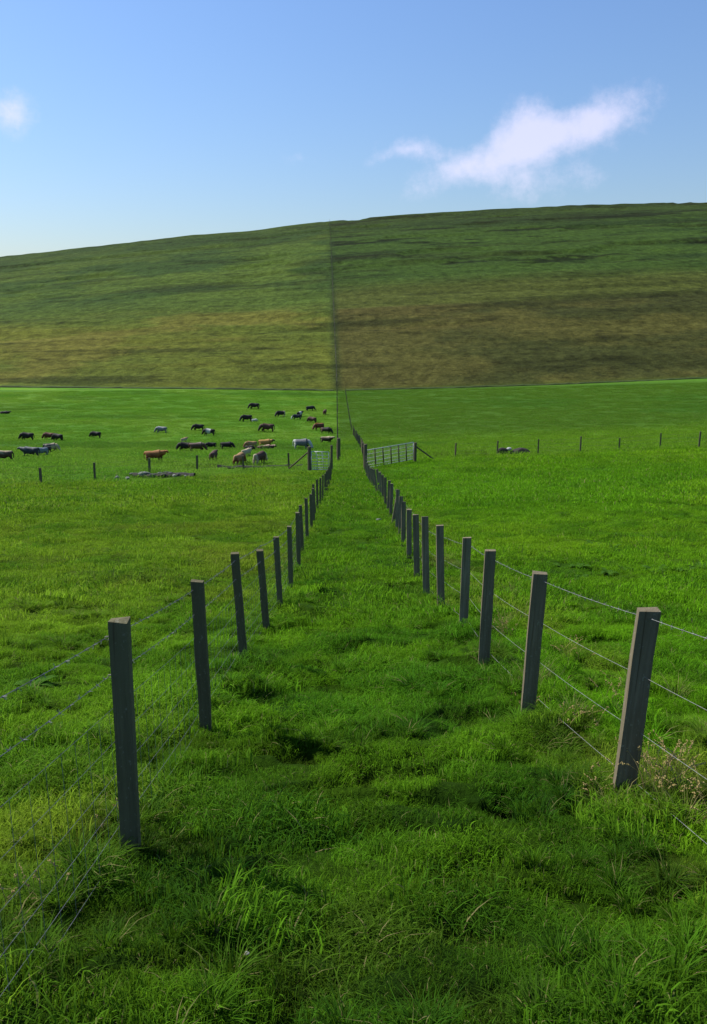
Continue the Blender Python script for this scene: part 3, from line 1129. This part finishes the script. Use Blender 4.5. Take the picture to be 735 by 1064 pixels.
for i, (x, y, L, hdg, pose, c1, c2, kind, lab) in enumerate(HERD):
    me = COWS[pose].copy()
    coat(me, c1, c2, kind, i + 3)
    o = link('cow', me, M['coat'])
    s = L / 2.15 * (.94 if pose != 'lie' else .95)
    o.scale = (s, s * random.uniform(.95, 1.1), s)
    o.rotation_euler = (0, 0, R(hdg))
    # yaw follows the fall of the ground a little
    o.location = (x, y, gz(x, y) - .03)
    tag(o, lab, 'cow', 'cattle grazing in the left field')


# ------------------------------------------------------------------ stones
def stone_mesh(sx, sy, sz, seed):
    bm = bmesh.new()
    bmesh.ops.create_icosphere(bm, subdivisions=3, radius=1)
    rn = random.Random(seed)
    cuts = [Vector((rn.gauss(0, 1), rn.gauss(0, 1), rn.gauss(0, .8))).normalized() for _ in range(9)]
    for v in bm.verts:
        p = v.co.copy()
        for c in cuts:
            k = p.dot(c) - .68
            if k > 0:
                p -= c * k * .85
        v.co = Vector((p.x * sx, p.y * sy, p.z * sz)) * .72
    return bm


STONES = [(-13.2, 49.3, .55, .3, .26, 1, 'largest pale stone at the left end of the rubble heap'),
          (-12.6, 49.0, .28, .2, .2, 0, 'dark stone leaning on the largest pale one in the rubble'),
          (-12.2, 49.3, .32, .22, .2, 1, 'pale stone second from the left in the rubble heap'),
          (-11.9, 48.9, .34, .22, .15, 0, 'flat dark stone in the middle of the rubble'),
          (-11.5, 49.2, .26, .22, .2, 0, 'rounded dark stone at the back of the rubble heap'),
          (-11.2, 48.9, .22, .18, .16, 1, 'small pale stone right of the middle of the rubble'),
          (-10.9, 49.0, .28, .2, .14, 0, 'low dark stone near the right end of the rubble'),
          (-10.45, 48.6, .2, .16, .15, 1, 'pale stone at the right end of the rubble heap'),
          (-13.75, 47.6, .22, .18, .16, 1, 'small pale stone lying apart in front of the rubble, at its left'),
          (-14.6, 48.2, .24, .2, .2, 1, 'pale stone set apart at the far left of the rubble'),
          (-14.0, 49.4, .3, .2, .14, 0, 'dark low stone left of the largest pale one'),
          (-12.0, 50.0, .5, .2, .2, 0, 'long dark stone behind the rubble heap')]
for k, (x, y, sx, sy, sz, pale, lab) in enumerate(STONES):
    o = build('stone', stone_mesh(sx * 1.05, sy, sz * 1.0, k), M['rock'] if pale else M['rock_d'])
    o.location = (x, y, gz(x, y) + sz * .3 + (.06 if k < 8 or k > 9 else 0))
    o.rotation_euler = (0, 0, random.uniform(-.4, .4))
    tag(o, lab, 'stone', 'stones of the rubble heap')
o = build('stone', stone_mesh(.17, .07, .05, 77), M['rock'])
o.location = (.83, 25.2, gz(.83, 25.2) + .07)
o.rotation_euler = (.1, .1, .5)
tag(o, 'flat whitish stone lying on the lane grass beside the right fence', 'stone')
o = build('dark_heap', stone_mesh(.75, .5, .62, 91), M['peat'])
o.location = (11.6, 61.3, gz(11.6, 61.3) + .1)
tag(o, 'low dark earth heap at the right cross fence, left of the pale topped one', 'heap')
o = build('dark_heap', stone_mesh(1.15, .6, .68, 92), M['peat'])
o.location = (12.95, 61.2, gz(12.95, 61.2) + .1)
tag(o, 'longer dark earth heap at the right cross fence with a pale stone by it', 'heap')
o = build('stone', stone_mesh(.30, .26, .22, 93), M['shell'])
o.location = (12.1, 61.25, gz(12.1, 61.25) + .42)
o.rotation_euler = (0, .2, .2)
tag(o, 'whitish stone perched between the two dark heaps at the right cross fence', 'stone')
o = build('stone', stone_mesh(.02, .012, .008, 94), M['shell'])
o.location = (-.38, 2.36, gz(-.38, 2.36) + .075)
o.data.materials[0] = M['rock']
tag(o, 'tiny whitish pebble caught on the grass at the bottom left of the lane', 'pebble')

# ------------------------------------------------------------------ blades, tufts and the sward
def blades(n, radius, h, w, seed, lean=.5, tall=1.6, dry=.05, clump=False, segs=2):
    rg = np.random.default_rng(seed)
    rad = radius * np.sqrt(rg.random(n)) * (.45 if clump else 1)
    an = rg.random(n) * 2 * np.pi
    bx, by = rad * np.cos(an), rad * np.sin(an)
    hh = h * (.45 + rg.random(n) ** 1.4 * (tall - .45))
    out = an if clump else rg.random(n) * 2 * np.pi
    out = out + rg.normal(0, .5, n)
    ln = hh * lean * (.2 + rg.random(n) * 1.2)
    face = out + np.pi / 2 + rg.normal(0, .7, n)
    ww = w * (.6 + .8 * rg.random(n))
    dx, dy = np.cos(out), np.sin(out)
    fx, fy = np.cos(face), np.sin(face)
    vs = []
    for k in range(segs):
        t = k / segs
        c = t * t
        ww_ = ww * (1 - .45 * t) / 2
        px, py, pz = bx + dx * ln * c, by + dy * ln * c, hh * (t * (1 - .12 * lean * t)) - .02 * (k == 0)
        vs.append(np.stack([px - fx * ww_, py - fy * ww_, pz], -1))
        vs.append(np.stack([px + fx * ww_, py + fy * ww_, pz], -1))
    vs.append(np.stack([bx + dx * ln, by + dy * ln, hh * (1 - .25 * lean)], -1))
    nv = 2 * segs + 1
    co_ = np.stack(vs, 1).reshape(-1, 3)
    base = (np.arange(n) * nv)[:, None]
    F, LS, c = [], [], 0
    per = []
    for k in range(segs - 1):
        per += [2 * k, 2 * k + 1, 2 * k + 3, 2 * k + 2]
    per += [2 * segs - 2, 2 * segs - 1, 2 * segs]
    per = np.array(per)
    fidx = (base + per[None]).ravel()
    st = [4 * k for k in range(segs)]
    lst = (np.arange(n)[:, None] * len(per) + np.array(st)[None]).ravel()
    me = mesh_np('grass_tuft', co_, fidx, lst)
    bv = np.repeat(.62 + .76 * rg.random(n), nv)
    bd = np.repeat((rg.random(n) < dry) * (.5 + .5 * rg.random(n)), nv)
    a = me.attributes.new('bv', 'FLOAT', 'POINT')
    a.data.foreach_set('value', bv.astype(np.float32))
    a = me.attributes.new('bd', 'FLOAT', 'POINT')
    a.data.foreach_set('value', bd.astype(np.float32))
    me.materials.append(M['grass'])
    return me


tufts = bpy.data.collections.new('tuft_shapes')
TUFT = [
    blades(300, .17, .034, .0034, 1, 1.2, 1.5, .02, segs=3),      # 0-2 close turf
    blades(300, .17, .037, .0034, 2, 1.3, 1.7, .03, segs=3),
    blades(270, .17, .033, .0040, 3, 1.1, 2.0, .02, segs=3),
    blades(150, .11, .12, .0055, 4, .9, 1.4, .06, True, 3),      # 3-4 tussocks
    blades(140, .12, .13, .0055, 5, 1.1, 1.3, .05, True, 3),
    blades(380, .42, .044, .0072, 6, 1.1, 1.6, .03),               # 5-6 middle distance turf
    blades(380, .42, .048, .0075, 7, 1.2, 1.8, .04),
    blades(190, .26, .12, .009, 8, .9, 1.4, .08, True),          # 7 middle tussock
    blades(400, 1.1, .070, .019, 9, .9, 1.7, .03),               # 8-9 far turf
    blades(400, 1.1, .075, .020, 10, .9, 1.8, .05),
    blades(110, .22, .20, .0042, 11, .8, 1.4, .62, True, 3),     # 10 dead stems in rough grass
]
for i, me in enumerate(TUFT):
    tufts.objects.link(bpy.data.objects.new(f'grass_tuft_{i:02d}', me))


def sample(r0, r1, dens, half=36):
    a = R(half)
    n = int(dens * a * (r1 ** 2 - r0 ** 2))
    r_ = np.sqrt(r0 ** 2 + rng.random(n) * (r1 ** 2 - r0 ** 2))
    t_ = (rng.random(n) * 2 - 1) * a
    return r_ * np.sin(t_), r_ * np.cos(t_)


PX, PY, PK, PS = [], [], [], []


def scatter(r0, r1, dens, picks, s0, s1, half=36, keep=None, boost=None):
    x, y = sample(r0, r1, dens, half)
    if keep is not None:
        k = rng.random(len(x)) < keep(x, y)
        x, y = x[k], y[k]
    s_ = s0 + (s1 - s0) * rng.random(len(x))
    if boost is not None:
        s_ = s_ * boost(x, y)
    PX.append(x); PY.append(y)
    PK.append(rng.choice(picks, len(x)))
    PS.append(s_)


def verge(x, y):
    return np.clip(np.exp(-((x - 1.45) / .38) ** 2) + .75 * np.exp(-((x + 1.12) / .26) ** 2), 0, 1) * (1 - sstep(50, 54, y))


def lush(x, y):
    return (.55 + .5 * fbm(x * .8, y * 1.1, 3, 111)) * (.8 + .35 * cushion(x, y)) * (.78 + .75 * sstep(.40, .66, fbm(x * 2.6, y * 3.2, 2, 113)))


def cushion(x, y):
    return sstep(.36, .60, fbm(x * 4.2 + 3, y * 5.6, 3, 181))


earth = lambda x, y: np.exp(-((x + .18) / .22) ** 2 - ((y - 4.9) / .13) ** 2)
keep_near = lambda x, y: np.clip(np.maximum(.48 + .52 * cushion(x, y), .8 * hollow(x, y)) - .7 * earth(x, y), .1, 1)
keep_mud = lambda x, y: 1 - np.clip(np.exp(-((x + 11.8) / 1.5) ** 2 - ((y - 48.9) / .6) ** 2), 0, 1) * .9
scatter(.7, 10.5, 92, [0, 1, 2], .75, 1.3, 40, keep_near, lush)
scatter(9.5, 32, 13, [5, 6], .7, 1.3, 37, lambda x, y: (1 - .4 * hollow(x, y)) * (.55 + .45 * sstep(.35, .6, fbm(x * 1.7, y * 2.4, 3, 191))), lush)
scatter(29, 92, 1.7, [8, 9], .7, 1.25, 34, keep_mud, lush)
scatter(88, 150, .6, [8, 9], .9, 1.4, 33)
scatter(148, 198, .35, [8, 9], 1.1, 1.6, 33)
# tussocks: everywhere a few, many along the fence lines and at the photographer's feet
tk = lambda x, y: np.clip(1.0 * verge(x, y) * sstep(.3, .6, fbm(x * 1.8, y * 1.8, 2, 131))
                          + .5 * sstep(.58, .74, fbm(x * 1.1, y * 1.6, 3, 137)) + .22 * (1 - sstep(2.2, 3.8, y)) * cushion(x, y), 0, 1)
scatter(.8, 12, 60, [3, 3, 4], .45, 1.1, 40, tk)
tk2 = lambda x, y: np.clip(.8 * verge(x, y) + .7 * sstep(.56, .68, fbm(x * .8, y * 1.3, 3, 139)) + .35 * sstep(1.3, 2, x) * (1 - sstep(3, 4.5, x)) * sstep(.5, .62, fbm(x, y, 2, 141)), 0, 1)
scatter(11, 56, 3.6, [7], .4, .95, 36, tk2)

dead = lambda x, y: np.exp(-((x - 2.1) / .5) ** 2) * sstep(.45, .6, fbm(x * 1.6, y * .9, 3, 201)) + .8 * np.exp(-((x - 1.75) / .22) ** 2) * (y < 7)
scatter(3, 34, 5, [10], .5, 1.1, 36, dead)

PX, PY, PK, PS = map(np.concatenate, (PX, PY, PK, PS))
# keep the lane end and posts clear of stray giants; drop points in the hill
ok = PY < 198
PX, PY, PK, PS = PX[ok], PY[ok], PK[ok], PS[ok]
PZ = ground_z(PX, PY)
# short turf still has to cover the soil: no patch smaller than this
PS = np.where(np.isin(PK, [0, 1, 2, 5, 6, 8, 9]), np.maximum(PS, .74), PS)
# each patch lies on the slope it grows on
e_ = .05
gx_ = (ground_z(PX + e_, PY) - ground_z(PX - e_, PY)) / (2 * e_)
gy_ = (ground_z(PX, PY + e_) - ground_z(PX, PY - e_)) / (2 * e_)
wt = np.where(PY < 35, .85, .6) * np.minimum(1, .55 / np.maximum(np.hypot(gx_, gy_), 1e-6))
nx, ny, nzz = -gx_ * wt, -gy_ * wt, np.ones(len(PX))
ln_ = np.sqrt(nx ** 2 + ny ** 2 + 1)
nx, ny, nzz = nx / ln_, ny / ln_, nzz / ln_
YAW = rng.random(len(PX)) * 6.283
lx, ly = nx * np.cos(YAW) + ny * np.sin(YAW), -nx * np.sin(YAW) + ny * np.cos(YAW)
ROT = np.column_stack([np.arcsin(np.clip(-ly, -1, 1)), np.arctan2(lx, nzz), YAW])
col = land_colour(PX, PY)
tus = np.isin(PK, [3, 4, 7])  # tussock grasses grow darker
col *= (1 + .35 * (cushion(PX, PY) - .6) * (PY < 14))[:, None]
col[tus] = col[tus] * np.array([.68, .74, .9])
col *= (.82 + .36 * rng.random(len(PX)))[:, None]
shift = rng.random(len(PX))[:, None]
col = col * (1 - .18 * shift) + col * np.array([1.35, 1.05, .9]) * .18 * shift
gme = bpy.data.meshes.new('grass')
gme.vertices.add(len(PX))
gme.vertices.foreach_set('co', np.column_stack([PX, PY, PZ + .002]).astype(np.float32).ravel())
for nm, ty, arr, key in (('pick', 'INT', PK.astype(np.int32), 'value'), ('scl', 'FLOAT', PS.astype(np.float32), 'value'),
                         ('rot', 'FLOAT_VECTOR', ROT.astype(np.float32).ravel(), 'vector'),
                         ('gcol', 'FLOAT_COLOR', np.column_stack([col, np.ones(len(col))]).astype(np.float32).ravel(), 'color')):
    a = gme.attributes.new(nm, ty, 'POINT')
    a.data.foreach_set(key, arr)
grass = link('grass', gme)
tag(grass, 'short green pasture grass with tussocks covering the lane and the fields', 'grass', kind='stuff')

ng = bpy.data.node_groups.new('sward', 'GeometryNodeTree')
ng.interface.new_socket('Geometry', in_out='INPUT', socket_type='NodeSocketGeometry')
ng.interface.new_socket('Geometry', in_out='OUTPUT', socket_type='NodeSocketGeometry')
gi = ng.nodes.new('NodeGroupInput')
go = ng.nodes.new('NodeGroupOutput')
iop = ng.nodes.new('GeometryNodeInstanceOnPoints')
ci = ng.nodes.new('GeometryNodeCollectionInfo')
ci.inputs['Collection'].default_value = tufts
ci.inputs['Separate Children'].default_value = True
ci.inputs['Reset Children'].default_value = True


def named(nm, ty):
    n = ng.nodes.new('GeometryNodeInputNamedAttribute')
    n.data_type = ty
    n.inputs['Name'].default_value = nm
    return [s for s in n.outputs if s.enabled and s.name == 'Attribute'][0]


iop.inputs['Pick Instance'].default_value = True
ng.links.new(gi.outputs[0], iop.inputs['Points'])
ng.links.new(ci.outputs[0], iop.inputs['Instance'])
ng.links.new(named('pick', 'INT'), iop.inputs['Instance Index'])
ng.links.new(named('rot', 'FLOAT_VECTOR'), iop.inputs['Rotation'])
ng.links.new(named('scl', 'FLOAT'), iop.inputs['Scale'])
ng.links.new(iop.outputs[0], go.inputs[0])
md = grass.modifiers.new('sward', 'NODES')
md.node_group = ng


# ------------------------------------------------------------------ weeds, dry stems, rushes
def leaf(bm, base, direction, length, width, droop, fold=.15, segs=5):
    d = Vector((math.cos(direction), math.sin(direction), 0))
    s = Vector((-d.y, d.x, 0))
    prev = None
    for k in range(segs + 1):
        t = k / segs
        wv = width * (math.sin(math.pi * min(1, .12 + t * .88)) ** .8) * .5 if k < segs else .001
        p = Vector(base) + d * length * t * (1 - .2 * t) + Vector((0, 0, length * (.75 * t - droop * t * t)))
        cur = [bm.verts.new(p - s * wv + Vector((0, 0, fold * wv))), bm.verts.new(p), bm.verts.new(p + s * wv + Vector((0, 0, fold * wv)))]
        if prev:
            bm.faces.new((prev[0], prev[1], cur[1], cur[0]))
            bm.faces.new((prev[1], prev[2], cur[2], cur[1]))
        prev = cur


def dock(x, y, size, n, mat, label, group=None, name='dock_plant'):
    bm = bmesh.new()
    a0 = random.uniform(0, 6)
    for i in range(n):
        a = a0 + i * 2.4 + random.uniform(-.3, .3)
        L = size * random.uniform(.6, 1.1)
        leaf(bm, (random.uniform(-.02, .02), random.uniform(-.02, .02), -.01), a, L, L * random.uniform(.28, .42), random.uniform(.45, 1.0))
    me_o = build(name, bm, mat, smooth=True)
    me_o.location = (x, y, gz(x, y))
    tag(me_o, label, 'weed', group)
    return me_o


DG = 'broad leaved docks growing in the right field'
docks = [(4.1, 15.6), (4.5, 15.2), (4.9, 14.6), (5.3, 14.9), (5.7, 14.4), (6.0, 14.9), (6.35, 14.5), (5.1, 13.7), (5.6, 13.6), (6.7, 14.9),
         (4.3, 14.2), (7.8, 20.2), (8.3, 20.6), (8.9, 20.0), (9.4, 20.5), (7.3, 21.2), (5.9, 18.9), (6.3, 18.5), (3.6, 13.0), (3.2, 13.6), (7.1, 15.3)]
for i, (x, y) in enumerate(docks):
    dock(x, y, random.uniform(.22, .36), random.randint(9, 14), M['dock'],
         'dark broad leaved dock growing out in the open turf right of the lane', DG)
dock(-2.74, 6.25, .24, 12, M['dock'], 'dark leafy dock beyond the left fence near the left photo edge')
dock(-2.1, 5.2, .16, 7, M['dock'], 'small pale leafed weed lying flat between dock and nearest left post')
dock(1.66, 6.1, .22, 7, M['dock_red'], 'red withered dock at the foot of the second post of the right fence')
dock(1.62, 7.9, .26, 10, M['dock'], 'large dark leafy clump beside the third post of the right fence')
dock(.62, 4.35, .10, 8, M['dock'], 'small leafy weed in the middle of the lane, lower right')


def dry_clump(x, y, h, n, mat, label, group, cat='dry grass', name='dry_grass_clump', seed=1, spread=.12, heads=True, arch=.6):
    rn = random.Random(seed)
    bs = bmesh.new()
    bh = bs
    for i in range(n):
        a = rn.uniform(0, 6.28)
        b0 = Vector((rn.uniform(-1, 1) * spread, rn.uniform(-1, 1) * spread, -.02))
        hh = h * rn.uniform(.55, 1.1)
        o_ = Vector((math.cos(a), math.sin(a), 0)) * hh * arch * rn.uniform(.2, 1.2)
        pts = []
        for k in range(6):
            t = k / 5
            pts.append(b0 + o_ * t * t + Vector((0, 0, hh * (t - .32 * arch * t ** 3))))
        tube(bs, pts, [.0016, .0015, .0014, .0012, .001, .0008], 3, False)
        if heads and rn.random() < .9:
            for q_ in range(9):
                t = .78 + .25 * q_ / 9
                k = min(t, 1)
                p = b0 + o_ * k * k + Vector((0, 0, hh * (k - .32 * arch * k ** 3))) + o_.normalized() * (t - k) * .2
                e = p + Vector((rn.uniform(-1, 1), rn.uniform(-1, 1), rn.uniform(-1, .6))) * .011
                tube(bh, [p, (p + e) / 2, e], [.0018, .0034, .0006], 4, False)
    root = build(name, bs, mat)
    root.location = (x, y, gz(x, y))
    tag(root, label, cat, group)
    return root


G1 = 'straw coloured seeding grass clumps along the right fence'
for k, (x, y, h, n, lab) in enumerate([
        (1.66, 3.75, .34, 46, 'thick clump of drooping straw coloured seed heads right of the nearest right post'),
        (1.80, 3.45, .30, 30, 'dry seeding clump beside the lowest wire, nearest the camera on the right'),
        (1.42, 3.95, .22, 16, 'few dry stems leaning at the left foot of the nearest right post'),
        (1.86, 4.25, .30, 26, 'dry seeding clump just behind the nearest right post, beyond the wires'),
        (1.6, 5.1, .24, 18, 'dry stems between the nearest and the second right post'),
        (2.1, 5.9, .25, 16, 'sparse pale stems out beyond the second right post'),
        (1.45, 5.75, .2, 12, 'short dry stems at the foot of the second right post'),
        (1.75, 8.6, .35, 24, 'brownish dead stems behind the third right post'),
        (2.2, 7.4, .3, 16, 'sparse brownish stems in the rough strip near the third right post')]):
    dry_clump(x, y, h, n, M['straw'], lab, G1, seed=k + 40)
dry_clump(-1.28, 2.75, .2, 14, M['straw'], 'few pale dry stems caught in the netting at the lower left', None, seed=70)
dry_clump(-1.15, 3.5, .16, 10, M['straw'], 'short dry tuft behind the nearest left post', None, seed=71)
G2 = 'brownish rush clumps by the right cross fence'
for k, (x, y, h, lab) in enumerate([(6.6, 61.4, .55, 'brownish rush clump nearest the wide gate brace'), (7.2, 61.6, .6, 'brown rush clump left of the first cross fence post'),
                                   (8.6, 61.6, .6, 'brown rush clump right of the first cross fence post'), (9.1, 61.5, .65, 'taller brown rush clump left of the dark heaps'),
                                   (10.1, 61.3, .8, 'tallest narrow rush clump next to the dark heaps'), (5.4, 59.0, .4, 'short rush clump under the wide gate brace')]):
    root = dry_clump(x, y, h, 110, M['rush'], lab, G2, 'rushes', 'rush_clump', k + 90, .32, False, .35)
